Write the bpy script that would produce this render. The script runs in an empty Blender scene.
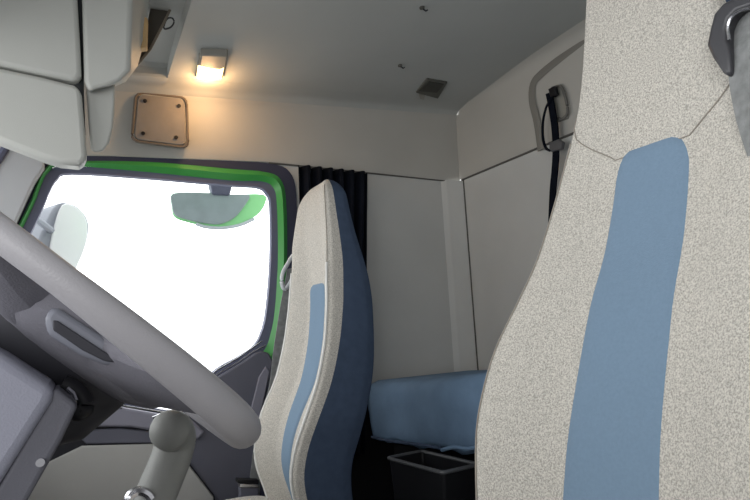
import bpy, bmesh, math, random
import numpy as np
random.seed(3)
sc = bpy.context.scene
COL = sc.collection
V = lambda *a: np.array(a, float)

# ------------------------------------------------------------------ camera
F = 540.0
_y, _p, _r = [math.radians(a) for a in (29, 8, -3)]
CAM = V(0, 0, .8)
FW = V(math.sin(_y)*math.cos(_p), math.cos(_y)*math.cos(_p), math.sin(_p))
_rt = V(math.cos(_y), -math.sin(_y), 0); _up = np.cross(_rt, FW)
RT = _rt*math.cos(_r) + _up*math.sin(_r)
UP = -_rt*math.sin(_r) + _up*math.cos(_r)
cd = bpy.data.cameras.new('camera'); cam = bpy.data.objects.new('camera', cd); COL.objects.link(cam)
from mathutils import Matrix, Vector
cam.matrix_world = Matrix(((RT[0], UP[0], -FW[0], CAM[0]), (RT[1], UP[1], -FW[1], CAM[1]), (RT[2], UP[2], -FW[2], CAM[2]), (0, 0, 0, 1)))
cd.sensor_width = 36; cd.lens = 36*F/750; cd.clip_start = .01
sc.camera = cam

def at(px, py, ax, v):
    """survey point: where the sight line of a photo pixel meets the plane axis=v"""
    d = FW + (px-375)/F*RT - (py-250)/F*UP
    return CAM + d*(v-CAM[ax])/d[ax]
def ats(pts, ax, v): return [at(x, y, ax, v) for x, y in pts]

# ------------------------------------------------------------------ materials
def lin(c):
    return tuple((x/12.92 if x <= .04045 else ((x+.055)/1.055)**2.4) for x in [k/255 for k in c])
MATS = {}
def mat(name, rgb, rough=.6, noise=0, nscale=20, bump=0, bscale=200, spec=.3, metal=0, emit=None, estr=0, dark=.75, coord='Object'):
    if name in MATS: return MATS[name]
    m = bpy.data.materials.new(name); m.use_nodes = True; N = m.node_tree.nodes; L = m.node_tree.links
    b = N['Principled BSDF']; c = lin(rgb)
    b.inputs['Base Color'].default_value = (*c, 1); b.inputs['Roughness'].default_value = rough
    b.inputs['Specular IOR Level'].default_value = spec; b.inputs['Metallic'].default_value = metal
    tc = N.new('ShaderNodeTexCoord')
    if noise:
        t = N.new('ShaderNodeTexNoise'); t.inputs['Scale'].default_value = nscale; t.inputs['Detail'].default_value = 5
        L.new(tc.outputs[coord], t.inputs['Vector'])
        r = N.new('ShaderNodeValToRGB'); r.color_ramp.elements[0].position = .5-noise*.5; r.color_ramp.elements[1].position = .5+noise*.5
        r.color_ramp.elements[0].color = (*[k*dark for k in c], 1); r.color_ramp.elements[1].color = (*[min(1, k*(2-dark)) for k in c], 1)
        L.new(t.outputs['Fac'], r.inputs['Fac']); L.new(r.outputs['Color'], b.inputs['Base Color'])
    if bump:
        t = N.new('ShaderNodeTexNoise'); t.inputs['Scale'].default_value = bscale; t.inputs['Detail'].default_value = 3
        L.new(tc.outputs[coord], t.inputs['Vector'])
        bp = N.new('ShaderNodeBump'); bp.inputs['Strength'].default_value = bump; bp.inputs['Distance'].default_value = .003
        L.new(t.outputs['Fac'], bp.inputs['Height']); L.new(bp.outputs['Normal'], b.inputs['Normal'])
    if emit:
        b.inputs['Emission Color'].default_value = (*lin(emit), 1); b.inputs['Emission Strength'].default_value = estr
    MATS[name] = m; return m

# cream melange upholstery: fine pale/dark flecks
def melange(name, rgb, lo, hi, scale):
    m = bpy.data.materials.new(name); m.use_nodes = True; N = m.node_tree.nodes; L = m.node_tree.links
    b = N['Principled BSDF']; c = lin(rgb); b.inputs['Roughness'].default_value = .95; b.inputs['Specular IOR Level'].default_value = .1
    b.inputs['Sheen Weight'].default_value = .15
    tc = N.new('ShaderNodeTexCoord')
    t = N.new('ShaderNodeTexNoise'); t.inputs['Scale'].default_value = scale; t.inputs['Detail'].default_value = 2; t.inputs['Roughness'].default_value = .7
    L.new(tc.outputs['Object'], t.inputs['Vector'])
    r = N.new('ShaderNodeValToRGB'); r.color_ramp.elements[0].position = .36; r.color_ramp.elements[1].position = .62
    r.color_ramp.elements[0].color = (*[k*lo for k in c], 1); r.color_ramp.elements[1].color = (*[min(.95, k*hi) for k in c], 1)
    L.new(t.outputs['Fac'], r.inputs['Fac']); L.new(r.outputs['Color'], b.inputs['Base Color'])
    bp = N.new('ShaderNodeBump'); bp.inputs['Strength'].default_value = .35; bp.inputs['Distance'].default_value = .0015
    L.new(t.outputs['Fac'], bp.inputs['Height']); L.new(bp.outputs['Normal'], b.inputs['Normal'])
    MATS[name] = m; return m

M_CREAM = melange('cream_fabric', (188, 184, 176), .64, 1.27, 380)
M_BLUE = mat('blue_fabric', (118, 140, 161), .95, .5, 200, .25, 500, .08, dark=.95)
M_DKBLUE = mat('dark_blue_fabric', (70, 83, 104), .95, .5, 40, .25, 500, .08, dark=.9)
M_BUNK = mat('bunk_fabric', (112, 136, 162), .95, .8, 9, .5, 60, .08, dark=.75)
M_SEAM = mat('seam_thread', (150, 144, 135), .9)
M_PIPE = mat('white_piping', (222, 222, 218), .6)
M_WALLU = mat('liner_plastic', (180, 178, 172), .65, .6, 3, .1, 300, .25, dark=.94)
M_CEIL = mat('ceiling_liner', (178, 180, 177), .9, .7, 2.5, .15, 250, .1, dark=.93)
M_WALLL = mat('wall_felt', (194, 194, 191), .95, .7, 3, .2, 350, .05, dark=.92)
M_REAR = mat('rear_felt', (204, 204, 201), .95, .7, 3, .2, 350, .05, dark=.92)
M_GREYP = mat('cabinet_plastic', (196, 197, 192), .55, .6, 3, .15, 400, .3, dark=.96)
M_GREYD = mat('cabinet_inner_plastic', (150, 150, 146), .6, .6, 3, .1, 400, .3, dark=.95)
M_GAP = mat('dark_gap', (58, 60, 62), .8)
M_SEAL = mat('rubber_seal', (100, 103, 124), .6, spec=.3)
M_GASK = mat('dark_gasket', (58, 61, 80), .65, spec=.3)
M_GREEN = mat('green_paint', (66, 158, 74), .3, spec=.6)
M_GREENO = mat('hazed_green_shell', (160, 240, 165), .35, spec=.5)  # paler than the door paint: outdoor haze put into the colour
M_CHAR = mat('charcoal_plastic', (102, 103, 115), .6, .5, 4, .2, 500, .3, dark=.93)
M_LILAC = mat('lilac_grey_plastic', (140, 139, 152), .55, .5, 4, .2, 500, .3, dark=.94)
M_DARK = mat('dark_pocket', (40, 40, 46), .7)
M_INSERT = mat('door_insert', (190, 189, 186), .7, .5, 5, .2, 400, .2, dark=.94)
M_RIM = mat('wheel_leatherette', (164, 162, 166), .40, .6, 12, .15, 700, .35, dark=.92)
M_HUB = mat('wheel_hub_plastic', (116, 115, 123), .6, .5, 8, .25, 600, .25, dark=.92)
M_PAD = mat('wheel_pad_plastic', (120, 122, 132), .5, spec=.3)
M_SHROUD = mat('column_plastic', (140, 141, 154), .55, .5, 5, .15, 600, .3, dark=.95)
M_SHROUD_SHADE = mat('column_plastic_shaded', (92, 92, 100), .6, .5, 5, .15, 600, .3, dark=.95)  # column plastic darkened: shade on the rear face put into the colour
M_BLACK = mat('black_plastic', (26, 26, 30), .5)
M_BLACKC = mat('black_cloth', (20, 23, 31), .95, .6, 30, .3, 300, .05)
M_CHROME = mat('chrome', (215, 215, 220), .2, metal=1)
M_LEVER = mat('lever_plastic', (128, 129, 126), .5, .5, 20, .1, 400, .35, dark=.94)
M_BROWN = mat('brown_fabric', (72, 68, 62), .9, .5, 8)
M_WEB = mat('grey_webbing', (132, 134, 134), .8, .5, 60, .3, 400, .1)
M_MIRB = mat('mirror_housing_grey', (165, 170, 180), .5)
M_MIRROR = mat('mirror_glass', (205, 215, 220), .08, metal=1)
M_KMIR = mat('kerb_mirror_glass', (160, 176, 178), .3, .6, 14, spec=.6, dark=.85)
M_SPK = mat('speaker_panel', (142, 136, 130), .75, .5, 30, .5, 900, .15, dark=.95)
M_LAMPH = mat('lamp_housing', (150, 148, 140), .45)
M_LENS = mat('lamp_lens', (255, 225, 170), .3, emit=(255, 214, 140), estr=5.5)
M_AMBER = mat('amber_reflection_tint', (205, 172, 125), .5)
M_VENT = mat('dark_fixture', (92, 92, 86), .6)
M_FLOOR = mat('floor_mat', (38, 38, 40), .85, .6, 12, .4, 120)
M_BIN = mat('bin_plastic', (30, 31, 34), .35, spec=.5)
M_BINR = mat('bin_rim_highlight', (92, 94, 97), .35, spec=.5)
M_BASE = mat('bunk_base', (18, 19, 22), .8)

def glass(name, op=.05, tint=(1, 1, 1)):
    m = bpy.data.materials.new(name); m.use_nodes = True; N = m.node_tree.nodes; L = m.node_tree.links
    N.remove(N['Principled BSDF'])
    t = N.new('ShaderNodeBsdfTransparent'); t.inputs[0].default_value = (*tint, 1)
    g = N.new('ShaderNodeBsdfGlossy'); g.inputs['Roughness'].default_value = .03
    x = N.new('ShaderNodeMixShader'); x.inputs[0].default_value = op
    L.new(t.outputs[0], x.inputs[1]); L.new(g.outputs[0], x.inputs[2]); L.new(x.outputs[0], N['Material Output'].inputs['Surface'])
    return m
M_GLASS = glass('window_glass', .04, (.97, .98, .98))

# ------------------------------------------------------------------ builders
def thing(name, label, cat, loc=(0, 0, 0), group=None, kind=None):
    o = bpy.data.objects.new(name, None); COL.objects.link(o); o.location = loc; o.empty_display_size = .05
    if kind: o['kind'] = kind
    if label: o['label'] = label
    if cat: o['category'] = cat
    if group: o['group'] = group
    return o
def root_loc(o):
    p = V(0, 0, 0)
    while o is not None:
        p = p + np.array(o.location); o = o.parent
    return p
def tag(o, label, cat, group=None):
    o['label'] = label; o['category'] = cat
    if group: o['group'] = group
    return o
def struct(o): o['kind'] = 'structure'; return o

def obj(name, verts, faces, m, parent=None, smooth=True, bevel=0, seg=2, sub=0, sharp=40, origin=None):
    me = bpy.data.meshes.new(name)
    off = root_loc(parent) if parent is not None else (V(*origin) if origin is not None else V(0, 0, 0))
    me.from_pydata([tuple(np.array(v)-off) for v in verts], [], faces); me.update()
    bm = bmesh.new(); bm.from_mesh(me); bmesh.ops.recalc_face_normals(bm, faces=bm.faces[:]); bm.to_mesh(me); bm.free()
    o = bpy.data.objects.new(name, me); COL.objects.link(o); me.materials.append(m)
    if parent is not None: o.parent = parent
    elif origin is not None: o.location = tuple(off)
    if bevel:
        b = o.modifiers.new('bevel', 'BEVEL'); b.width = bevel; b.segments = seg; b.limit_method = 'ANGLE'; b.angle_limit = math.radians(35)
    if sub:
        s = o.modifiers.new('sub', 'SUBSURF'); s.levels = sub; s.render_levels = sub
    if smooth:
        for p in me.polygons: p.use_smooth = True
        try:
            me.set_sharp_from_angle(angle=math.radians(sharp))
        except Exception: pass
    return o

class MB:
    def __init__(s): s.v = []; s.f = []
    def add(s, v, f):
        n = len(s.v); s.v += [tuple(map(float, p)) for p in v]; s.f += [tuple(i+n for i in q) for q in f]; return s
    def build(s, name, m, parent=None, **k): return obj(name, s.v, s.f, m, parent, **k)

def g_prism(poly, vec):
    n = len(poly); a = [np.array(p) for p in poly]; b = [p+np.array(vec) for p in a]
    return a+b, [tuple(range(n)), tuple(range(2*n-1, n-1, -1))] + [(i, (i+1) % n, n+(i+1) % n, n+i) for i in range(n)]
def g_loft(A, B):
    n = len(A)
    return list(A)+list(B), [tuple(range(n)), tuple(range(2*n-1, n-1, -1))] + [(i, (i+1) % n, n+(i+1) % n, n+i) for i in range(n)]
def g_tube(pts, r, n=10, closed=False, flat=1.0, upv=(0, 0, 1)):
    pts = [np.array(p, float) for p in pts]; m = len(pts); vs = []; fs = []
    rr = r if hasattr(r, '__len__') else [r]*m
    for i, p in enumerate(pts):
        a = pts[(i-1) % m] if (closed or i > 0) else p; b = pts[(i+1) % m] if (closed or i < m-1) else p
        t = b-a; t = t/(np.linalg.norm(t)+1e-9)
        u = np.cross(t, upv)
        if np.linalg.norm(u) < .05: u = np.cross(t, (0.3, 1, 0))
        u /= np.linalg.norm(u); w = np.cross(u, t)
        for k in range(n):
            an = 2*math.pi*k/n; vs.append(p+rr[i]*(math.cos(an)*u+flat*math.sin(an)*w))
    for i in range(m if closed else m-1):
        for k in range(n):
            j = (i+1) % m; fs.append((i*n+k, i*n+(k+1) % n, j*n+(k+1) % n, j*n+k))
    if not closed: fs += [tuple(range(n)), tuple(range((m-1)*n, m*n))]
    return vs, fs
def g_box(c, s):
    x, y, z = c; a, b, d = [k/2 for k in s]
    v = [(x+i*a, y+j*b, z+k*d) for i in (-1, 1) for j in (-1, 1) for k in (-1, 1)]
    return v, [(0, 1, 3, 2), (4, 6, 7, 5), (0, 4, 5, 1), (2, 3, 7, 6), (0, 2, 6, 4), (1, 5, 7, 3)]
def g_grid(P):
    m = len(P); n = len(P[0]); return [p for r in P for p in r], [(i*n+j, i*n+j+1, (i+1)*n+j+1, (i+1)*n+j) for i in range(m-1) for j in range(n-1)]
def g_ring(A, B, vec, closed=True):
    """band between outlines A and B with depth vec"""
    n = len(A); v = [np.array(p) for p in A]+[np.array(p) for p in B]; v += [p+np.array(vec) for p in v]; f = []
    for i in range(n if closed else n-1):
        j = (i+1) % n
        f += [(i, j, n+j, n+i), (2*n+i, 2*n+j, 3*n+j, 3*n+i), (i, j, 2*n+j, 2*n+i), (n+i, n+j, 3*n+j, 3*n+i)]
    if not closed:
        for i in (0, n-1): f.append((i, n+i, 3*n+i, 2*n+i))
    return v, f
def g_ball(c, r, n=14, m=9):
    v = []; f = []
    rx = r if hasattr(r, '__len__') else (r, r, r)
    for i in range(m+1):
        t = math.pi*i/m
        for k in range(n):
            a = 2*math.pi*k/n; v.append(V(*c)+V(rx[0]*math.sin(t)*math.cos(a), rx[1]*math.sin(t)*math.sin(a), rx[2]*math.cos(t)))
    for i in range(m):
        for k in range(n): f.append((i*n+k, i*n+(k+1) % n, (i+1)*n+(k+1) % n, (i+1)*n+k))
    return v, f
def g_disc(c, nrm, r, h, n=14):
    c = V(*c); nrm = V(*nrm)/np.linalg.norm(nrm); u = np.cross(nrm, (0, .31, .95)); u /= np.linalg.norm(u); w = np.cross(nrm, u)
    return g_prism([c+r*(math.cos(2*math.pi*k/n)*u+math.sin(2*math.pi*k/n)*w) for k in range(n)], nrm*h)
def spline(pts, k=4, closed=False):
    P = [np.array(p, float) for p in pts]; n = len(P); out = []
    for i in range(n if closed else n-1):
        p1 = P[i]; p2 = P[(i+1) % n]; p0 = P[(i-1) % n] if (closed or i > 0) else 2*p1-p2; p3 = P[(i+2) % n] if (closed or i < n-2) else 2*p2-p1
        for j in range(k):
            t = j/k; out.append(.5*((2*p1)+(-p0+p2)*t+(2*p0-5*p1+4*p2-p3)*t*t+(-p0+3*p1-3*p2+p3)*t**3))
    if not closed: out.append(P[-1])
    return out
def interp(x, xs, ys): return float(np.interp(x, xs, ys))
def sm(xs, ys, n=80):
    """smoothed lookup"""
    X = np.linspace(xs[0], xs[-1], n); Y = np.interp(X, xs, ys)
    k = np.hanning(9); k /= k.sum()
    Yp = np.r_[2*Y[0]-Y[4:0:-1], Y, 2*Y[-1]-Y[-2:-6:-1]]
    Y = np.convolve(Yp, k, 'valid')
    return lambda x: float(np.interp(x, X, Y))

# ------------------------------------------------------------------ the cab shell
W = 2.25; XR = 1.793; YD = -.10; ZF = -.12
zc = lambda X: 1.757+.0895*X
zseam = lambda X: interp(X, [-.9, -.2, .1, .75, 2], [1.44, 1.475, 1.503, 1.545, 1.545])
struct(obj('floor', *g_box(((XR-.9)/2, (W+YD)/2, ZF-.02), (XR+.9, W-YD, .04)), M_FLOOR, smooth=False))

# door window stations: glass edge, seal outer, green outer, gasket outer (pixels of the survey)
ST = [((-22, 350), (-30, 350), (-35, 350), (-48, 350)), ((0, 300), (-8, 297), (-13, 295), (-27, 290)), ((24, 247), (15, 244), (10, 242), (-2, 238)),
      ((43, 207), (34, 204), (30, 202), (19, 198)), ((49, 192), (40, 188), (36, 186), (26, 180)), ((57, 179), (48, 173), (44, 170), (38, 163)),
      ((72, 173), (66, 166), (63, 162), (60, 153)), ((150, 178), (150, 172), (150, 162), (150, 154)), ((230, 185), (230, 180), (231, 169), (232, 161)),
      ((258, 187), (261, 181), (265, 172), (271, 164)), ((267, 193), (273, 187), (280, 179), (289, 172)), ((271, 206), (277, 204), (286, 200), (296, 196)),
      ((271, 260), (278, 260), (287, 260), (296, 260)), ((267, 310), (275, 310), (285, 311), (293, 313)), ((262, 332), (271, 333), (281, 335), (289, 337)),
      ((254, 346), (265, 350), (278, 356), (285, 358)), ((238, 357), (250, 366), (268, 374), (279, 378)), ((217, 369), (226, 378), (240, 390), (250, 400)),
      ((198, 388), (206, 398), (215, 410), (220, 420)), ((184, 411), (188, 420), (190, 432), (192, 440)), ((125, 402), (123, 412), (120, 420), (117, 430)),
      ((62, 384), (58, 394), (54, 402), (50, 410)), ((-15, 366), (-22, 374), (-28, 380), (-40, 388))]
def loop(k, y): return spline([at(*s[k], 1, y) for s in ST], 4, True)
wg, ws, wgr, wgk = [loop(k, W) for k in range(4)]

def plate_with_hole(name, outer, hole, m):
    bm = bmesh.new(); es = []
    for L_ in (outer, hole):
        vs = [bm.verts.new(tuple(p)) for p in L_]; es += [bm.edges.new((vs[i], vs[(i+1) % len(vs)])) for i in range(len(vs))]
    bmesh.ops.triangle_fill(bm, use_beauty=True, use_dissolve=False, edges=es)
    me = bpy.data.meshes.new(name); bm.to_mesh(me); bm.free(); o = bpy.data.objects.new(name, me); COL.objects.link(o); me.materials.append(m); return o
xc0 = at(441, 185, 1, W)[0]
outer = [V(-.85, W, ZF), V(xc0, W, ZF), V(xc0, W, 1.545)] + [V(x, W, zseam(x)) for x in (1.2, .9, .75, .5, .3, .1, -.2, -.5, -.85)]
wr = struct(plate_with_hole('wall_right', outer, wgk, M_WALLL))
# corner post between the right wall and the rear wall, then the rear wall
struct(obj('wall_corner', [V(xc0, W, ZF), V(xc0, W, 1.545), V(xc0+.03, W-.012, 1.545), V(xc0+.03, W-.012, ZF), V(XR, W-.03, 1.545), V(XR, W-.03, ZF)], [(0, 1, 2, 3), (3, 2, 4, 5)], M_REAR, smooth=False))
struct(obj('wall_rear', [V(XR, YD, ZF), V(XR, W-.03, ZF), V(XR, W-.03, 1.55), V(XR, YD, 1.55)], [(0, 1, 2, 3)], M_WALLL, smooth=False))
# upper band of the rear wall with a rounded cove to the ceiling
zr = zc(XR)
prof = [(XR-.012, 1.55), (XR-.014, 1.75), (XR-.02, zr-.035), (XR-.04, zr+.01), (XR-.08, zr+.03)]
struct(obj('wall_rear_upper', *g_grid([[V(p[0], y, p[1]) for p in spline(prof, 4)] for y in np.linspace(YD, W+.03, 20)]), M_WALLU))
# upper band of the right wall and the ceiling
xs = np.linspace(-.85, XR-.012, 40)
def bandrow(x):
    z = zc(x); return spline([(W-.0, zseam(x)), (W-.012, zseam(x)+.012), (W-.018, (zseam(x)+z)/2), (W-.03, z-.05), (W-.05, z-.015)], 4)
struct(obj('wall_right_upper', *g_grid([[V(x, p[0], p[1]) for p in bandrow(x)] for x in xs]), M_WALLU))
def ceilrow(x):
    z = zc(x); s = .06 if x < .285 else 0
    return spline([(W-.05, z-.015), (W-.085, z+.003), (W-.15, z+.010), (W-.2, z+.014+s), (1.6, z+.032+s), (1.0, z+.036+s), (.4, z+.034+s), (YD, z+.028+s)], 5)
cx = sorted(list(np.linspace(-.85, XR-.03, 36))+[.2845, .2855])
struct(obj('ceiling', *g_grid([[V(x, p[0], p[1]) for p in ceilrow(x)] for x in cx]), M_CEIL, sharp=30))
def ceil_at(px, py, dz=0):
    p = at(px, py, 2, zc(.5))
    for _ in range(20):
        r = ceilrow(p[0]); zz = np.interp(p[1], [q[0] for q in r][::-1], [q[1] for q in r][::-1])
        p = at(px, py, 2, zz+dz)
    return p
# seams
struct(MB().add(*g_tube([V(x, W-.004, zseam(x)-.003) for x in np.linspace(.73, XR-.02, 20)], .005, 6)).add(*g_tube([V(XR-.012, y, 1.546) for y in np.linspace(W-.03, YD, 20)], .005, 6)).build('trim_1', mat('seam_grey', (92, 90, 86), .8)))
struct(MB().add(*g_tube([V(XR-.002, W-.032, z) for z in (1.545, 1., .5, ZF)], .004, 6)).build('trim_2', mat('seam_grey', (92, 90, 86), .8)))
# recessed panel outlines on the rear wall
rp = spline(ats([(541, 150), (537, 122), (532, 100), (533, 84), (541, 74), (560, 58), (588, 36), (640, -4), (700, -55)], 0, XR-.020), 4)
struct(MB().add(*g_tube(rp, .020, 8, flat=.2, upv=(1, 0, 0))).build('trim_3', mat('recess_edge', (128, 126, 120), .7)))
# dark lower pillar trim between the door and the seat
struct(obj('trim_4', *g_prism(ats([(250, 404), (268, 374), (279, 378), (289, 337), (296, 300), (330, 300), (345, 660), (235, 660)], 1, W-.001), (0, -.006, 0)), M_GASK, smooth=False))
struct(obj('shade_panel_right', *g_box((1.27, W-.006, (ZF+.50)/2), (1.04, .012, .50-ZF)), M_BASE, smooth=False))  # black panel added for the dark shading low on the wall
# front: lower bulkhead, windscreen header, A pillar
struct(obj('wall_front', *g_box((-.87, (W+YD)/2, .28), (.04, W-YD, .8)), M_CHAR, smooth=False))
struct(obj('trim_5', *g_box((-.60, .85, 1.64), (.5, 1.8, .22)), M_GREYP, bevel=.02))
pil = [(8, 147), (44, 161), (34, 182), (22, 208), (-2, 262), (-34, 345), (-60, 420), (-110, 400), (-60, 270), (-18, 185)]
struct(obj('trim_6', *g_prism(spline(ats(pil, 1, W-.055), 3, True), (0, .05, 0)), mat('pillar_plastic', (185, 187, 190), .6, .5, 4, .1, 400, .25, dark=.96), bevel=.006))
seal = spline(ats([(-60, 270), (-18, 185), (6, 147), (10, 130), (6, 100)], 1, W-.06), 4)
struct(MB().add(*g_tube(seal, .013, 8)).build('trim_7', M_SEAL))

# ------------------------------------------------------------------ passenger door
door = thing('door_1', None, None, loc=tuple(at(150, 480, 1, W)), kind='structure')
MB().add(*g_ring(wg, ws, (0, .03, 0))).build('window_seal', M_SEAL, door, sharp=60)
b1 = loop(0, W+.001)
def shrink(A, B, t): return [a+(b-a)*t for a, b in zip(A, B)]
g0 = [p+V(0, -.004, 0) for p in shrink(ws, wgr, -.05)]; g1 = [p+V(0, -.004, 0) for p in wgr]
gm = [(a+b)/2+V(0, -.016, 0) for a, b in zip(g0, g1)]
n_ = len(g0); vv = g0+gm+g1; ff = []
for i in range(n_):
    j = (i+1) % n_; ff += [(i, j, n_+j, n_+i), (n_+i, n_+j, 2*n_+j, 2*n_+i)]
obj('green_frame', vv, ff, M_GREEN, door)
MB().add(*g_ring([p+V(0, -.006, 0) for p in shrink(wgr, wgk, -.03)], [p+V(0, -.006, 0) for p in wgk], (0, .03, 0))).build('door_gasket', M_GASK, door, sharp=60)
# bright weather strips along the sill
for dy, k in ((0, 'weather_strip'), (4.2, 'weather_strip')):
    MB().add(*g_tube(ats([(262+dy*.8, 341+dy), (252, 348+dy), (238, 358+dy), (217, 370+dy), (200, 386+dy), (188, 408+dy)], 1, W-.02), .0028, 6)).build(k, M_CHROME, door)
PT = W-.03
panel = [(-40, 372), (62, 391), (125, 409), (186, 421), (203, 392), (218, 377), (240, 364), (256, 353), (262, 351), (269, 353), (273, 361), (271, 376), (263, 405), (256, 440), (250, 500), (244, 660), (-40, 660)]
obj('door_panel', *g_prism(ats(panel, 1, PT), (0, .03, 0)), M_CHAR, door, bevel=.006)
obj('panel_end_cap', *g_prism(ats([(259, 377), (266, 366), (270, 372), (263, 404), (257, 432), (250, 428), (252, 405)], 1, PT-.008), (0, .01, 0)), M_LILAC, door, bevel=.004)
obj('sill_ledge', *g_prism(ats([(56, 391), (125, 408), (192, 420), (205, 432), (198, 440), (165, 433), (130, 427), (98, 427), (66, 431), (50, 420)], 1, PT-.03), (0, .035, 0)), M_LILAC, door, bevel=.008)
for q in ([(80, 391), (92, 394), (126, 406.5), (187, 416)], [(78, 396), (92, 399), (122, 408)]):
    MB().add(*g_tube(ats(q, 1, PT-.032), .004, 6)).build('sill_strip', M_CHROME, door)
obj('door_pocket', *g_prism(ats([(66, 431), (98, 426), (135, 428), (170, 434), (196, 441), (192, 452), (185, 462), (155, 446), (82, 448), (48, 466), (38, 474), (30, 465), (46, 445)], 1, PT-.004), (0, .006, 0)), M_DARK, door, bevel=.002)
obj('pull_handle', *g_prism(ats([(84, 430), (120, 428.5), (155, 432), (156, 443), (86, 444), (80, 438)], 1, PT-.014), (0, .012, 0)), M_CHAR, door, bevel=.004)
obj('lower_insert', *g_prism(ats([(45, 464), (82, 446), (155, 444), (186, 461), (214, 497), (218, 660), (10, 660), (24, 500)], 1, PT-.012), (0, .014, 0)), M_INSERT, door, bevel=.005)
MB().add(*g_tube(ats([(186, 460), (200, 478), (214, 496), (218, 560)], 1, PT-.013), .003, 6)).build('insert_groove', M_DARK, door)
# the pane
win = thing('window_1', None, None, loc=tuple(at(160, 280, 1, W+.02)), kind='structure')
gp = loop(1, W+.02)
obj('pane', gp, [tuple(range(len(gp)))], M_GLASS, win, smooth=False)
# windscreen pane
ws_ = thing('window_2', None, None, loc=(-.6, 1.05, .9), kind='structure')
rows = []
for t in np.linspace(0, 1, 6):
    rows.append([V(-.24-.12*t-.42*(1-((y-1.075)/1.17)**2), y, 1.53-.85*t) for y in np.linspace(YD, W-.06, 20)])
obj('pane', *g_grid(rows), M_GLASS, ws_)

# ------------------------------------------------------------------ outside mirrors
k0 = W+.30
km = thing('kerb_mirror', 'small rounded mirror with green shell hanging above the side window outside', 'mirror', loc=tuple(at(220, 195, 1, k0)))
shell = spline(ats([(172, 193), (200, 192), (232, 194), (264, 194), (266, 203), (259, 214), (246, 222), (228, 227), (205, 226), (186, 222), (174, 217), (171, 206)], 1, k0), 3, True)
cxy = sum(shell)/len(shell)
back = [cxy+(p-cxy)*.72+V(.0, .16, .01) for p in shell]
obj('shell', *g_loft(shell, back), M_GREENO, km, bevel=.012, seg=3)
face = spline(ats([(173, 193.5), (200, 192.5), (232, 194.5), (250, 195), (243, 208), (234, 218), (220, 224), (204, 223), (186, 219), (175, 214.5), (172, 205)], 1, k0-.012), 3, True)
obj('mirror_glass', *g_prism(face, (0, .012, 0)), M_KMIR, km, bevel=.003)
rimp = spline(ats([(196, 224), (206, 227), (222, 228), (240, 225), (254, 219)], 1, k0-.004), 4)
MB().add(*g_tube(rimp, .008, 8)).build('lower_glow', mat('pale_glow', (205, 215, 220), .4), km)  # pale tube stands in for the white glow along the lower rim
obj('arm', *g_prism(ats([(210, 178), (233, 180), (232, 188), (230, 195), (213, 194), (211, 186)], 1, k0-.03), (0, .06, 0)), M_SEAL, km, bevel=.008)
k1 = W+.42
def turned(pts, off=0):
    c = at(68, 240, 1, k1); nn = V(.55, -.83, 0); nn /= np.linalg.norm(nn); out = []
    for x, y in pts:
        d = FW+(x-375)/F*RT-(y-250)/F*UP; out.append(CAM+d*(((c+nn*off-CAM)@nn)/(d@nn)))
    return out
sm_ = thing('side_mirror', 'tall wing mirror with a painted white sky reflection outside the front edge of the side window', 'mirror', loc=tuple(at(65, 235, 1, k1)))
hs = spline(turned([(60, 203), (74, 204), (84, 211), (90, 224), (88, 243), (80, 264), (68, 282), (40, 282), (38, 250), (48, 222)]), 3, True)
c1 = sum(hs)/len(hs)
obj('housing', *g_loft(hs, [c1+(p-c1)*.8+V(-.10, .05, 0) for p in hs]), M_MIRB, sm_, bevel=.012, seg=3)
fc = spline(turned([(63, 205), (74, 206), (83, 213), (87.5, 225), (86, 243), (79, 263), (68, 280), (54, 280), (50, 255), (55, 226)], .01), 3, True)
obj('mirror_glass', *g_prism(fc, (-.006, .008, 0)), mat('sky_reflection_white', (250, 252, 253), .5, metal=.5), sm_, bevel=.003)  # bright sky reflection put into the pale face colour
MB().add(*g_tube([c1+V(-.02, .03, .0), c1+V(-.12, -.14, .06), c1+V(-.14, -.33, .04)], .014, 8)).build('arm', M_MIRB, sm_)

# ------------------------------------------------------------------ overhead cabinet in the front corner
YC_ = 1.55
cab = thing('overhead_cabinet', 'pale grey overhead storage cabinet with two doors in the front roof corner', 'cabinet', loc=tuple(at(60, 150, 1, YC_)))
def cabpart(name, poly, y, depth, m, bevel=.012, k=0):
    P = ats(poly, 1, y); P = spline(P, k, True) if k else P
    return obj(name, *g_prism(P, (0, depth, 0)), m, cab, bevel=bevel, seg=3)
obj('carcass', *g_loft(ats([(-70, -40), (84, -20), (84, 92), (86, 140), (60, 146), (-70, 95)], 1, YC_+.03), ats([(-70, -40), (84, -20), (82, 80), (80, 120), (60, 125), (-70, 80)], 1, YC_+.26)), M_GAP, cab, bevel=.01)
cabpart('upper_door', [(-70, -75), (76, -50), (77.5, 0), (80, 40), (81.5, 74), (78, 80), (72, 80), (40, 73), (0, 64.5), (-70, 50)], YC_, .05, M_GREYP, .012)
cabpart('lower_door', [(-70, 52), (0, 67), (40, 75.5), (74, 84), (80, 88), (82, 95), (85, 130), (87, 156), (84, 163), (79, 165), (60, 163), (44, 158), (0, 141), (-70, 112)], YC_, .06, M_GREYP, .014)
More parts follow.
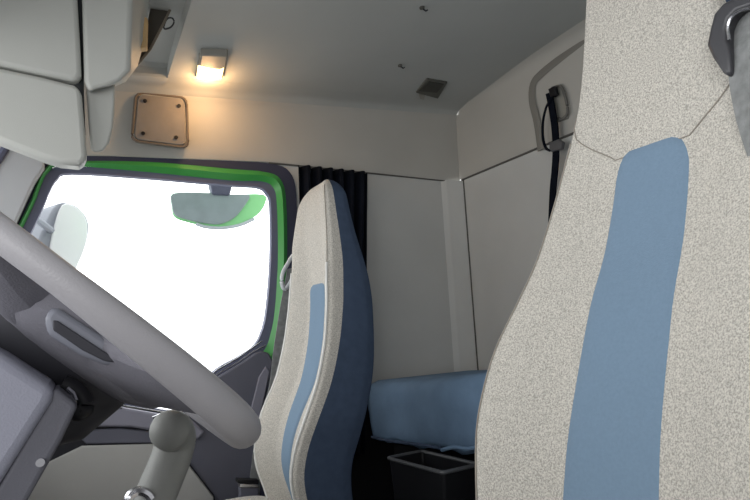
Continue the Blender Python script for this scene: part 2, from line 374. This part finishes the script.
# rounded body to the right of the doors
body = [(81, -40), (133, -40), (131.5, 0), (130.5, 40), (130, 71), (120, 81), (108, 86), (95, 89.5), (89, 93), (84, 80)]
A = ats(body, 1, YC_+.004); B = [p.copy() for p in ats([(81, -40), (152, -40), (150, 0), (146, 40), (138, 66), (126, 82), (112, 88), (95, 90), (89, 93), (84, 80)], 1, YC_+.16)]
obj('body', *g_loft(A, B), M_GREYP, cab, bevel=.02, seg=3)
body2 = [(86, 88), (95, 88), (115, 83), (115, 105), (113, 128), (109, 143), (103, 151), (97, 153), (91, 151), (89, 130)]
A = ats(body2, 1, YC_+.05); c2 = (100, 115); obj('lower_body', *g_loft(A, ats([(c2[0]+(x-c2[0])*.9, c2[1]+(y-c2[1])*.9-4) for x, y in body2], 1, YC_+.24)), M_GREYP, cab, bevel=.012, seg=3)
obj('amber_reflection', *g_prism(ats([(139.5, 19), (142, 16.5), (147, 17), (148, 20), (147, 47), (139.5, 48)], 1, YC_+.125), (.004, .03, 0)), M_AMBER, cab, bevel=.003)  # warm lamp reflection on the cabinet side, put in as an amber strip
# brown fabric flap behind it
fp = [at(153, -30, 1, 1.76), at(180, -30, 1, 1.76), at(175, 0, 1, 1.76), at(163, 25, 1, 1.76), at(150, 50, 1, 1.76), at(139, 63, 1, 1.76), at(138, 58, 1, 1.76), at(146, 30, 1, 1.76), at(152, 0, 1, 1.76)]
flap = thing('roof_blind', 'dark brown fabric flap hanging from the roof behind the overhead cabinet', 'blind', loc=tuple(fp[4]))
obj('fabric', *g_prism(fp, (0, .02, 0)), M_BROWN, flap, bevel=.003)
MB().add(*g_tube([fp[1]+V(0, -.006, 0), fp[2]+V(0, -.006, 0), fp[3]+V(0, -.006, 0), fp[4]+V(0, -.006, 0), fp[5]+V(0, -.006, 0)], .0045, 6)).build('edge_binding', mat('binding', (120, 112, 100), .8), flap)
MB().add(*g_tube(spline(ats([(164, 26), (167, 19), (172, 18), (174, 22), (171, 27), (165, 29)], 1, 1.755), 4, True), .0028, 6, True)).build('pull_loop', M_GAP, flap)

# ------------------------------------------------------------------ ceiling fittings
def prism_on_ceiling(poly, h, drop=.0): return g_prism([ceil_at(x, y, -drop) for x, y in poly], (0, 0, h))
lamp = thing('ceiling_lamp', 'lit warm-white roof lamp with grey half cover above the side window', 'lamp', loc=tuple(ceil_at(210, 66)))
obj('lamp_base', *prism_on_ceiling([(199, 56), (228, 56), (223, 79), (196, 79)], .03, .012), M_LAMPH, lamp, bevel=.004)
obj('lens', *prism_on_ceiling([(198, 68), (224, 68), (221.5, 79.5), (196.5, 79.5)], .02, .022), M_LENS, lamp, bevel=.004)
obj('half_cover', *prism_on_ceiling([(201, 55), (228, 56), (226, 67), (221, 70), (211, 69), (199, 66)], .03, .026), M_LAMPH, lamp, bevel=.006)
pl = bpy.data.lights.new('lamp_glow', 'POINT'); pl.energy = 2.0; pl.color = (1, .58, .27); pl.shadow_soft_size = .03
plo = bpy.data.objects.new('lamp_glow', pl); COL.objects.link(plo); plo.location = tuple(ceil_at(210, 76)+V(0, .0, -.06))
vent = thing('ceiling_fixture', 'dark unlit square fitting on the roof near the rear corner', 'ceiling fitting', loc=tuple(ceil_at(431, 88)))
obj('frame', *prism_on_ceiling([(427, 79.5), (447.5, 83), (438, 99), (416, 93)], .02, .008), M_VENT, vent, bevel=.003)
obj('grille', *prism_on_ceiling([(429, 82), (444, 84.5), (437, 93), (419, 91.5)], .02, .012), mat('fixture_dark', (62, 62, 57), .6), vent, bevel=.002)
obj('clip', *prism_on_ceiling([(419, 95), (425, 96), (424, 100), (420, 99)], .02, .012), M_LAMPH, vent, bevel=.001)
for (x, y), lb in (((422, 7), 'small grey clip on the roof, nearest the top edge of the photo'), ((400, 65), 'tiny grey clip on the roof beside the dark square fitting')):
    t = thing('roof_clip', lb, 'clip', loc=tuple(ceil_at(x, y)), group='clips on the roof lining')
    c = ceil_at(x, y)
    MB().add(*g_disc(c+V(0, 0, -.006), (0, 0, 1), .009, .012)).build('base', M_VENT, t)
    MB().add(*g_tube([c+V(.004, 0, -.006), c+V(.012, -.004, -.014), c+V(.02, -.003, -.008)], .003, 6)).build('hook', M_GAP, t)

# speaker cover on the upper band
YS = W-.045
sp = thing('speaker_cover', 'square screwed speaker cover with rounded corners above the side window', 'speaker', loc=tuple(at(160, 120, 1, YS)))
so = [(139, 93), (160, 94.5), (178, 97), (186, 103), (187.5, 125), (187, 143), (183, 147.5), (160, 145.5), (138, 142), (132, 138), (134, 120), (135, 99)]
def roundpoly(q, r, k=5):
    q = [np.array(p, float) for p in q]; out = []
    for i in range(len(q)):
        p, a, b = q[i], q[i-1], q[(i+1) % len(q)]; e1 = (a-p)/np.linalg.norm(a-p)*r; e2 = (b-p)/np.linalg.norm(b-p)*r
        out += [p+e1*(1-t)**2+e2*t**2 for t in np.linspace(0, 1, k)]
    return out
sP = roundpoly(ats([(136, 92.5), (186.5, 97.5), (188, 148), (131.5, 141)], 1, YS), .03); cS = sum(sP)/len(sP)
obj('panel', *g_prism([cS+(p-cS)*.93+V(0, -.003, 0) for p in sP], (0, .02, 0)), M_SPK, sp, bevel=.004)
MB().add(*g_tube(sP, .0055, 8, True)).build('rim', mat('speaker_rim', (110, 100, 90), .6), sp)
for q in ((145, 101), (179, 106), (143, 133.5), (176, 137.5)):
    MB().add(*g_disc(at(*q, 1, YS-.006), (0, -1, 0), .0075, .004)).build('screw', M_BLACK, sp)

# ------------------------------------------------------------------ curtain
cu = []
for i, z in enumerate(np.linspace(1.525, .25, 14)):
    row = []
    for s in np.linspace(0, 1, 60):
        x0 = .845; x1 = 1.205-.095*(1.56-z)/1.3
        row.append(V(x0+(x1-x0)*s, W-.055+.022*math.sin(s*math.pi*13+.4*math.sin(z*3)), z+.0))
    cu.append(row)
curt = obj('curtain', *g_grid(cu), M_BLACKC, origin=(.94, W-.05, .25))
so_ = curt.modifiers.new('thick', 'SOLIDIFY'); so_.thickness = .004
tag(curt, 'black gathered curtain hanging on the wall behind the passenger seat', 'curtain')

# ------------------------------------------------------------------ seats
def make_seat(label, Yc, prof, loc, cush, stripe_top, stripe_hw, seam_off):
    """prof rows: z, Xf (centre front), hw, bolster, depth"""
    t = thing('truck_seat', label, 'seat', loc=loc, group='fabric truck seats')
    zs = [r[0] for r in prof]
    fX, fH, fB, fT = [sm(zs, [r[k] for r in prof]) for k in (1, 2, 3, 4)]
    z0, z1 = zs[0], zs[-1]
    # u knots on the half section -> (lateral fraction, forward offset in bolsters, backward offset)
    def sec(z, u):
        """u in 0..1 front centre -> seam of side panel ; 1..2 side -> rear centre"""
        h, b, T, X = fH(z), fB(z), fT(z), fX(z)
        top = max(0., (z-(z1-.075))/.075); cap = math.sqrt(max(0, 1-top*top*.96))
        so = seam_off(z); K = [(0, 0, 0), (.30, .02, 0), (.45, .14, 0), (.66, .62, 0), (.84, .97, 0), (.93, 1.0, .002), (.985, .8, so*.35), (1.0, .35, so)]
        if u <= 1:
            f = u*(len(K)-1); i = min(int(f), len(K)-2); f -= i
            a = [K[i][k]+(K[i+1][k]-K[i][k])*f for k in range(3)]
            y = a[0]*h; x = X-a[1]*b+a[2]
        else:
            f = u-1
            Kb = [(1.0, so-.35*b), (1.0, .35*T), (.985, .7*T), (.93, .92*T), (.80, T), (0, T+.012)]
            f *= len(Kb)-1; i = min(int(f), len(Kb)-2); f -= i
            y = (Kb[i][0]+(Kb[i+1][0]-Kb[i][0])*f)*h; x = X+Kb[i][1]+(Kb[i+1][1]-Kb[i][1])*f
        xm = X+T*.45; x = xm+(x-xm)*cap; y = y*(.40+.60*cap) if top > 0 else y
        return x, y
    def surf(z, u, s): x, y = sec(z, u); return V(x, Yc+s*y, z)
    nz = 56; Z = list(np.linspace(z0, z1-.08, nz))+[z1-.08+.08*math.sin(k/10*math.pi/2) for k in range(1, 11)]
    uf = list(np.linspace(0, 1, 29))
    front = [-u for u in uf[:0:-1]]+uf
    zsh = min(range(len(Z)), key=lambda i: abs(Z[i]-(stripe_top+.05)))
    def patch(us, zi): return g_grid([[surf(Z[i], abs(u), -1 if u < 0 else 1) for u in us] for i in zi])
    obj('backrest', *patch(front, range(0, zsh+1)), M_CREAM, t, sharp=70)
    obj('headrest', *patch(front, range(zsh, len(Z))), M_CREAM, t, sharp=70)
    ub = list(np.linspace(1, 2, 24))
    for s in (1, -1):
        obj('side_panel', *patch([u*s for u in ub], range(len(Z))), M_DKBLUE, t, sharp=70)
    # blue centre insert, a slightly raised stitched pad with a rounded top
    rows = []; zz = np.linspace(z0+.0, stripe_top, 60)
    for z in zz:
        row = []; d = stripe_top-z; r = .065 if Yc < 1 else .04
        cut = 1.0 if d > r else math.sqrt(max(0, 1-(1-d/r)**2))*.45+.55
        for k in np.linspace(-1, 1, 15):
            y = k*stripe_hw(z)*cut
            # front surface x at lateral y
            lo, hi = 0., 1.
            for _ in range(18):
                mid = (lo+hi)/2
                if sec(z, mid)[1] < abs(y): lo = mid
                else: hi = mid
            x = sec(z, lo)[0]
            e = min(1, (1-abs(k))*5, max(0, d)/.012); row.append(V(x+.002-.007*math.sqrt(max(0, e)), Yc+y, z))
        rows.append(row)
    obj('center_panel', *g_grid(rows), M_BLUE, t)
    # seams
    zS = Z[zsh]
    sv = []
    for k in np.linspace(-1, 1, 31):
        u = abs(k)*.97; z = stripe_top-.012+max(0, u-.2)*.17; p = surf(z, u, -1 if k < 0 else 1); sv.append(p+V(-.0012, 0, 0))
    if Yc > 1: sv = [surf(z, 5.0/7, -1)+V(-.0012, 0, 0) for z in np.linspace(1.0, z1-.03, 30)]
    MB().add(*g_tube(sv, .0012, 5)).build('headrest_seam', M_SEAM, t)
    uR = 5/7
    for s in (1, -1):
        MB().add(*g_tube([surf(z, 5.0/7, s)+V(-.001, 0, 0) for z in np.linspace(z0, stripe_top+.05, 40)], .0042 if Yc > 1 else .0016, 6)).build('piping', M_PIPE if Yc > 1 else M_SEAM, t)
    # cushion and pedestal
    cx0, cx1, ch, cz = cush
    out = []
    for zq, sc_ in ((cz-.14, .96), (cz-.05, 1.0), (cz-.015, .985), (cz, .93)):
        ring = []
        for k in range(40):
            a = 2*math.pi*k/40; ca, sa = math.cos(a), math.sin(a)
            ring.append(V((cx0+cx1)/2+(cx1-cx0)/2*sc_*np.sign(ca)*abs(ca)**.35, Yc+ch*sc_*np.sign(sa)*abs(sa)**.35, zq+(.02 if False else 0)))
        out.append(ring)
    v = [p for r in out for p in r]; f = [(i*40+k, i*40+(k+1) % 40, (i+1)*40+(k+1) % 40, (i+1)*40+k) for i in range(3) for k in range(40)]
    f += [tuple(range(40)), tuple(range(120, 160))]
    obj('cushion', v, f, M_CREAM, t, sharp=50)
    obj('pedestal', *g_box(((cx0+cx1)/2+.02, Yc, (ZF+cz-.14)/2), ((cx1-cx0)*.7, ch*1.4, cz-.14-ZF)), M_BLACK, t, bevel=.02)
    return t, surf

driver_prof = [(.40, .625, .215, .05, .15), (.48, .642, .232, .05, .15), (.54, .655, .245, .05, .15), (.61, .671, .258, .05, .15), (.675, .694, .258, .05, .15), (.745, .7215, .252, .048, .15),
               (.82, .7524, .225, .042, .15), (.90, .798, .212, .036, .14), (.985, .831, .206, .028, .13), (1.04, .849, .203, .02, .12), (1.10, .858, .190, .012, .115), (1.18, .862, .158, .006, .11),
               (1.25, .862, .137, .004, .11), (1.33, .865, .124, .002, .105), (1.42, .872, .114, 0, .10), (1.54, .885, .10, 0, .09)]
driver, dsurf = make_seat('cream fabric driver seat with blue centre stripe, filling the right foreground', .55, driver_prof, (.62, .55, ZF), (.10, .66, .25, .42), 1.088, sm([.4, .54, .745, .9, 1.07], [.083, .081, .077, .0735, .070]), lambda z: .028)
pass_prof = [(.22, .625, .17, .05, .13), (.28, .612, .175, .05, .13), (.34, .590, .185, .05, .145), (.40, .582, .194, .05, .155), (.47, .596, .20, .05, .17), (.535, .620, .210, .05, .165), (.63, .667, .200, .05, .15), (.70, .688, .198, .05, .14), (.77, .702, .196, .048, .13), (.88, .714, .184, .045, .125),
             (.96, .714, .174, .04, .12), (1.03, .710, .172, .03, .105), (1.10, .702, .172, .02, .09), (1.18, .704, .150, .014, .08), (1.25, .707, .130, .01, .075), (1.305, .712, .105, .006, .07)]
pseat, psurf = make_seat('cream fabric passenger seat with dark blue side panels beside the side window', 1.70, pass_prof, (.55, 1.70, ZF), (.02, .60, .25, .25), .955, sm([.22, .45, .55, .7, .955], [.03, .045, .056, .07, .07]), sm([.22, .5, .75, 1.0, 1.3], [0, .004, .012, .03, .02]))

# ------------------------------------------------------------------ seat belts
def ribbon(pts, w, wd, th=.0015):
    wd = V(*wd)/np.linalg.norm(wd); a = [np.array(p)-wd*w/2 for p in pts]; b = [np.array(p)+wd*w/2 for p in pts]
    n = [np.cross(wd, (pts[min(i+1, len(pts)-1)]-pts[max(i-1, 0)])) for i in range(len(pts))]; n = [k/np.linalg.norm(k)*th for k in n]
    v = [p+k for p, k in zip(a, n)]+[p+k for p, k in zip(b, n)]+[p-k for p, k in zip(b, n)]+[p-k for p, k in zip(a, n)]
    m = len(pts); f = []
    for i in range(m-1):
        for k in range(4): f.append((k*m+i, k*m+i+1, ((k+1) % 4)*m+i+1, ((k+1) % 4)*m+i))
    return v, f
# driver's belt guide on the near shoulder of the driver seat
xb = .815
bg = thing('seat_belt', 'grey seat belt and dark guide loop on the driver seat shoulder at the right edge', 'seat belt', loc=tuple(at(735, 60, 0, xb)), group='seat belts')
outl = ats([(780, -22), (745, -8), (722, 3), (713, 14), (709, 30), (706, 45), (712, 58), (722, 73), (729, 77), (731, 70), (730, 55), (727, 40), (726, 28), (729, 18), (736, 11), (748, 7), (780, 2)], 0, xb)
obj('belt_guide', *g_prism(outl, (.03, 0, 0)), mat('guide_plastic', (62, 62, 66), .35, spec=.5), bg, bevel=.006, seg=3)
MB().add(*g_tube(spline(ats([(729, 40), (727.5, 28), (730.5, 18), (738, 11.5), (750, 8), (780, 3)], 0, xb-.004), 3), .0022, 6)).build('guide_edge', M_CHROME, bg)
wb = [at(752, 8, 0, xb+.02), at(750, 30, 0, xb+.012), at(748, 60, 0, xb+.004), at(757, 110, 0, xb-.004), at(775, 165, 0, xb-.012), at(800, 250, 0, xb-.05), at(850, 400, 0, xb-.12)]
obj('webbing', *ribbon(spline(wb, 4), .066, (.3, .95, -.05)), M_WEB, bg)
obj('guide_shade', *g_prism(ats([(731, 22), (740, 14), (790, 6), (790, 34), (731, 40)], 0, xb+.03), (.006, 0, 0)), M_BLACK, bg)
# passenger belt by the far shoulder
yb = 1.995
pb = thing('seat_belt', 'pale metal belt ring and grey strap between passenger seat and side window', 'seat belt', loc=tuple(at(288, 280, 1, yb)), group='seat belts')
MB().add(*g_tube(spline(ats([(294, 255), (287, 265), (282.5, 274), (282, 284), (285, 289), (291, 281), (296, 268)], 1, yb), 4, True), .008, 8, True)).build('belt_ring', mat('ring_metal', (188, 192, 196), .35, spec=.6), pb)
obj('webbing', *ribbon(spline(ats([(292, 268), (289, 285), (286, 300), (282, 325), (278, 352), (274, 385), (262, 430), (256, 470), (254, 500)], 1, yb+.01), 4), .04, (1, 0, .2)), M_WEB, pb)
# restraint strap on the rear wall
xs_ = XR-.05
rs = thing('restraint_strap', 'black webbing strap with loop hanging from a bracket on the rear wall', 'strap', loc=tuple(at(552, 100, 0, xs_)))
obj('strap', *ribbon(spline(ats([(549, 93), (552, 108), (555, 128), (556, 150), (555, 170), (553, 192), (551, 240)], 0, xs_), 4), .032, (0, 1, .1), .004), M_BLACKC, rs)
obj('loop', *ribbon(spline(ats([(551, 98), (546, 108), (543, 122), (543, 138), (546, 148), (551, 151)], 0, xs_-.01), 4), .014, (.5, .8, .1), .004), M_BLACKC, rs)
MB().add(*g_tube(spline(ats([(552, 88), (560, 86), (564, 93), (567, 105), (567, 114), (562, 119), (558, 118)], 0, xs_+.02), 4), .006, 8)).build('bracket', mat('bracket_grey', (105, 104, 100), .5), rs)
obj('bracket_plate', *g_prism(ats([(549, 90), (560, 84), (566, 100), (567, 118), (557, 122), (551, 110)], 0, xs_+.025), (.02, 0, 0)), M_LAMPH, rs, bevel=.002)
obj('buckle', *g_prism(ats([(549, 143), (558, 139), (562, 142), (561, 149), (551, 152), (549, 149)], 0, xs_-.014), (.02, 0, 0)), mat('buckle_grey', (88, 88, 90), .4), rs, bevel=.003)
obj('strap_end', *g_prism(ats([(548, 89), (554, 86), (556, 95), (550, 97)], 0, xs_-.008), (.02, 0, 0)), M_BLACK, rs, bevel=.002)

# ------------------------------------------------------------------ bunk and bin
bk = thing('bunk', 'blue cloth covered bunk mattress across the rear of the cab', 'bunk', loc=(1.45, 1.2, ZF))
rows = []
ys = np.linspace(.05, W-.055, 60)
for y in ys:
    zt = interp(y, [.05, 1.3, 2.2], [.632, .632, .548]); zb = interp(y, [.05, 1.35, 2.2], [.372, .372, .302])
    zb += .006*math.sin(y*23)+.004*math.sin(y*51)
    ring = []
    for (x, f) in ((1.72, 0), (1.4, 0), (1.22, 0), (1.17, .0), (1.150, .10), (1.143, .3), (1.140, .55), (1.143, .8), (1.155, .95), (1.2, 1.02), (1.4, 1.02), (1.72, 1.02)):
        z = zb+(zt-zb)*f; ring.append(V(x+.006*math.sin(y*9+f*4)*(1 if x < 1.2 else 0), y, z+(.006*math.sin(y*6) if f > .9 else 0)))
    rows.append(ring)
v, f = g_grid(rows); n = 12; f += [tuple(range(n)), tuple(range(len(v)-n, len(v)))]
f += [(i*n, (i+1)*n, (i+1)*n+n-1, i*n+n-1) for i in range(len(rows)-1)]
obj('mattress', v, f, M_BUNK, bk, sharp=70)
wr_ = spline(ats([(442, 450), (455, 447), (468, 449), (482, 446), (500, 444)], 0, 1.135), 4)
MB().add(*g_tube(wr_, .007, 7)).build('sheet_fold', M_BUNK, bk)
wr_ = spline(ats([(372, 437), (390, 441), (415, 444), (440, 448)], 0, 1.142), 4)
MB().add(*g_tube(wr_, .006, 7)).build('sheet_hem', M_DKBLUE, bk)
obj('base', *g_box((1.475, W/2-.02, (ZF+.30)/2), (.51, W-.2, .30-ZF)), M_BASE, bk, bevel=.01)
zb_ = at(443, 473, 0, 1.05)[2]
Ac, Bc, Cc = at(387, 458, 2, zb_), at(443, 473, 2, zb_), at(480, 464.5, 2, zb_); Dc = Ac+Cc-Bc
bn = thing('storage_bin', 'open black plastic bin with a highlight-grey rim under the front of the bunk', 'bin', loc=tuple((Ac+Bc+Cc+Dc)/4*V(1, 1, 0)+V(0, 0, ZF)))
cen = (Ac+Bc+Cc+Dc)/4
def rr(q, s, z):
    pts = []
    for i in range(4):
        p, a, b = q[i], q[i-1], q[(i+1) % 4]; r = .014
        e1 = (a-p)/np.linalg.norm(a-p)*r; e2 = (b-p)/np.linalg.norm(b-p)*r
        for t in (0, .25, .5, .75, 1): pts.append(p+e1*(1-t)**2+e2*t**2)
    return [V(*(cen+(p-cen)*s)[:2], z) for p in pts]
q = [Ac, Bc, Cc, Dc]; n = 20
rings = [rr(q, .97, zb_), rr(q, .80, ZF+.012), rr(q, .76, ZF+.002+.012), rr(q, .92, zb_)]
rings = [rr(q, .92, zb_), rr(q, .97, zb_), rr(q, .78, ZF+.001), ]
inner = [rr(q, .74, ZF+.02)]
v = [p for r in (rings[2], rings[1], rings[0], inner[0]) for p in r]
f = [(i*n+k, i*n+(k+1) % n, (i+1)*n+(k+1) % n, (i+1)*n+k) for i in range(3) for k in range(n)]+[tuple(range(n)), tuple(range(3*n, 4*n))]
obj('tub', v, f, M_BIN, bn)
MB().add(*g_tube(rr(q, .985, zb_), .007, 8, True)).build('rim', M_BINR, bn)  # lighter grey puts the edge highlight into the rim's colour

# ------------------------------------------------------------------ steering wheel
al = math.radians(41); dW = V(-math.cos(al), 0, math.sin(al)); nW = V(math.sin(al), 0, math.cos(al)); CW = V(-.008, .62, .839); RW = .215
swh = thing('steering_wheel', 'large grey steering wheel seen edge-on from below in the left foreground', 'steering wheel', loc=tuple(CW))
pts = [CW-RW*math.cos(t)*dW-RW*math.sin(t)*V(0, 1, 0) for t in np.linspace(0, 2*math.pi, 72, endpoint=False)]
MB().add(*g_tube(pts, [.0108+.0076*max(0, math.cos(t)) for t in np.linspace(0, 2*math.pi, 72, endpoint=False)], 18, True, upv=tuple(nW))).build('rim', M_RIM, swh)
def wp(a, b, h): return CW+dW*a+V(0, 1, 0)*b+nW*h
# hub bowl on the underside
v = []; n = 28
ringd = [(.0, -.050), (.05, -.049), (.085, -.044), (.11, -.034), (.122, -.02), (.12, .0), (.10, .012), (.0, .016)]
for r, h in ringd:
    for k in range(n):
        a = 2*math.pi*k/n; v.append(wp(r*math.cos(a)*1.0-.02, r*math.sin(a)*1.15, h))
f = [(i*n+k, i*n+(k+1) % n, (i+1)*n+(k+1) % n, (i+1)*n+k) for i in range(len(ringd)-1) for k in range(n)]
obj('hub', v, f, M_HUB, swh)
for th in (0, 52, -52, 118, -118):
    t = math.radians(th); e = V(-math.cos(t), -math.sin(t)); pr = V(-e[1], e[0]); P = []
    secs = [(.09, .062, -.042, .0), (.14, .054, -.032, .002), (.18, .046, -.020, .004), (.212, .046, -.008, .006)]
    if th == 0: secs = [(.09, .085, -.038, .0), (.13, .078, -.024, .002), (.17, .07, -.008, .004), (.212, .06, -.002, .006)]
    for r, w, h0, h1 in secs:
        for (s, h) in ((-1, h1), (1, h1), (1, h0*.6), (.6, h0), (-.6, h0), (-1, h0*.6)):
            q2 = e*r+pr*w*s; P.append(wp(q2[0], q2[1], h))
    f = [(i*6+k, i*6+(k+1) % 6, (i+1)*6+(k+1) % 6, (i+1)*6+k) for i in range(3) for k in range(6)]+[tuple(range(6)), tuple(range(18, 24))]
    obj('spoke', P, f, M_HUB, swh, bevel=.006)
# switch recess on the near lower spoke
ysl = .474
obj('switch_bezel', *g_prism(ats([(44, 318), (52, 306), (60, 309), (128, 353), (122, 364), (105, 365), (80, 355), (48, 335)], 1, ysl), (0, .03, 0)), M_PAD, swh, bevel=.004)
obj('switch_recess', *g_prism(ats([(53, 320), (58, 321), (105, 352), (120, 359), (117, 363), (104, 361), (82, 350), (53, 330)], 1, ysl-.003), (0, .01, 0)), mat('recess_dark', (56, 56, 62), .7), swh, bevel=.001)

# steering column
stc = thing('steering_column', 'boxy grey steering column shroud below the wheel at the lower left', 'steering column', loc=(-.06, .55, ZF))
y1, y2 = .47, .50
A = ats([(-90, 318), (-40, 334), (0, 353), (48, 384), (56, 391), (52, 402), (0, 484), (-60, 580), (-140, 560)], 1, y1)
obj('shroud_side', *g_prism(A, (0, .26, 0)), M_SHROUD, stc, bevel=.008, seg=3)
A = ats([(52, 389), (58, 390), (76, 403), (77, 408), (62, 440), (28, 500), (-20, 590), (-66, 590), (0, 482)], 1, y1+.006)
B = [p+V(.0, .15, 0) for p in ats([(52, 389), (58, 390), (76, 403), (77, 408), (62, 440), (28, 500), (-20, 590), (-66, 590), (0, 482)], 1, y1+.006)]
obj('shroud_rear', *g_loft(A, B), M_SHROUD_SHADE, stc, bevel=.006, seg=3)
MB().add(*g_tube([CW-nW*.035-dW*.01, CW-nW*.08-dW*.012, CW-nW*.14-dW*.0, CW-nW*.24+dW*.02], [.10, .088, .05, .03], 24)).build('column_neck', mat('neck_dark', (48, 48, 54), .6), stc)
MB().add(*g_disc(at(40.5, 462, 1, y1+.006), (0, -1, 0), .003, .003)).build('screw', M_CHROME, stc)
MB().add(*g_tube(spline(ats([(62, 384), (70, 387), (78, 393), (84, 403), (81, 410), (76, 409)], 1, y1+.05), 4), [.008]*14+[.009]*7, 10)).build('stalk', M_BLACK, stc)
MB().add(*g_tube(ats([(67, 388), (73, 393), (76, 400), (75, 406)], 1, y1+.034), .0018, 6)).build('stalk_highlight', M_CHROME, stc)

# dashboard, out of sight behind the wheel
ds = thing('dashboard', 'dark grey dashboard below the windscreen behind the steering wheel', 'dashboard', loc=(-.65, 1., ZF))
v = [];
sec_ = [(-.84, ZF), (-.46, ZF), (-.42, .45), (-.36, .60), (-.42, .70), (-.84, .68)]
obj('dash_body', *g_prism([V(x, .0, z) for x, z in sec_], (0, 2.15, 0)), M_CHAR, ds, bevel=.03, seg=3)

# gear lever
yl = .80
gl = thing('gear_lever', 'grey lever with a rounded bent top rising in front of the door panel', 'lever', loc=tuple(V(.08, yl, ZF)))
ax = ats([(142, 530), (152, 505), (161, 483), (170, 461), (175, 444)], 1, yl)+[at(175.5, 436, 1, yl-.006), at(173, 431, 1, yl-.018), at(170, 430, 1, yl-.030)]
pa = spline(ax, 5); ra = list(np.linspace(.0270, .0258, len(pa)))
e0 = pa[-1]; dv_ = pa[-1]-pa[-2]; dv_ /= np.linalg.norm(dv_)
for k in range(1, 8):
    a_ = k/7.2*math.pi/2; pa.append(e0+dv_*.020*math.sin(a_)); ra.append(.0258*math.cos(a_))
MB().add(*g_tube(pa, ra, 22)).build('grip', M_LEVER, gl, sharp=80)
MB().add(*g_tube(spline(ats([(153, 419), (166, 414), (180, 415), (188, 420), (190, 426)], 1, yl+.012), 4), .0035, 6)).build('top_highlight', M_CHROME, gl)  # bright tube stands in for the crescent highlight over the lever top
MB().add(*g_tube(spline(ats([(128, 503), (131, 495), (139, 491), (147, 494), (151, 499)], 1, yl-.03), 3), .006, 8)).build('collar', M_CHROME, gl)
MB().add(*g_tube([at(142, 530, 1, yl), V(.07, yl, .3), V(.08, yl, ZF+.01)], [.02, .018, .03], 12)).build('shaft', M_BLACK, gl)

# belt buckle by the passenger cushion
yk = 1.98
bb = thing('belt_buckle', 'small black buckle with a chrome band beside the passenger seat, bottom edge', 'buckle', loc=tuple(at(250, 500, 1, yk)))
obj('buckle_body', *g_prism(ats([(240, 488), (259, 488), (258, 540), (241, 540)], 1, yk), (0, .03, 0)), M_CHAR, bb, bevel=.004)
obj('stem', *g_tube([at(250, 538, 1, yk)+V(0,.015,0), V(at(250, 538, 1, yk)[0], yk+.015, ZF)], .012, 8), M_BLACK, bb)
obj('latch_top', *g_prism(ats([(238, 479.5), (259, 480), (259, 484), (238, 483.5)], 1, yk-.004), (0, .036, 0)), M_BLACK, bb, bevel=.002)
obj('chrome_band', *g_prism(ats([(240, 484), (259, 484), (259, 487.5), (240, 487.5)], 1, yk-.003), (0, .03, 0)), M_CHROME, bb, bevel=.001)

# ------------------------------------------------------------------ daylight
w = bpy.data.worlds.new('overcast'); sc.world = w; w.use_nodes = True; N = w.node_tree.nodes; L = w.node_tree.links
bg_ = N['Background']; tc = N.new('ShaderNodeTexCoord'); sx = N.new('ShaderNodeSeparateXYZ'); L.new(tc.outputs['Generated'], sx.inputs[0])
# bright hazy sky; dimmed on the driver's side (-Y) to weaken light there, pale ground below
mr = N.new('ShaderNodeMapRange'); mr.inputs['From Min'].default_value = -.45; mr.inputs['From Max'].default_value = .35; mr.inputs['To Min'].default_value = .5; mr.inputs['To Max'].default_value = 3.4
L.new(sx.outputs['Y'], mr.inputs['Value'])
mz = N.new('ShaderNodeMapRange'); mz.inputs['From Min'].default_value = -.35; mz.inputs['From Max'].default_value = .1; mz.inputs['To Min'].default_value = .45; mz.inputs['To Max'].default_value = 1
L.new(sx.outputs['Z'], mz.inputs['Value'])
mu = N.new('ShaderNodeMath'); mu.operation = 'MULTIPLY'; L.new(mr.outputs[0], mu.inputs[0]); L.new(mz.outputs[0], mu.inputs[1])
bg_.inputs['Color'].default_value = (.97, .985, 1, 1); L.new(mu.outputs[0], bg_.inputs['Strength'])
def area(name, loc, direction, sx_, sy_, e, col=(1, 1, 1)):
    l = bpy.data.lights.new(name, 'AREA'); l.shape = 'RECTANGLE'; l.size = sx_; l.size_y = sy_; l.energy = e; l.color = col
    o = bpy.data.objects.new(name, l); COL.objects.link(o); o.location = loc; o.rotation_euler = Vector(direction).to_track_quat('-Z', 'Y').to_euler(); return o
area('windscreen_daylight', (-1.15, .95, 1.12), (1, 0, -.05), 2.0, 1.0, 18)
area('driver_door_daylight', (-.75, -.75, 1.05), (.45, .85, .12), .9, .8, 13)

sc.view_settings.view_transform = 'Standard'; sc.view_settings.look = 'None'; sc.view_settings.exposure = 0; sc.view_settings.gamma = 1
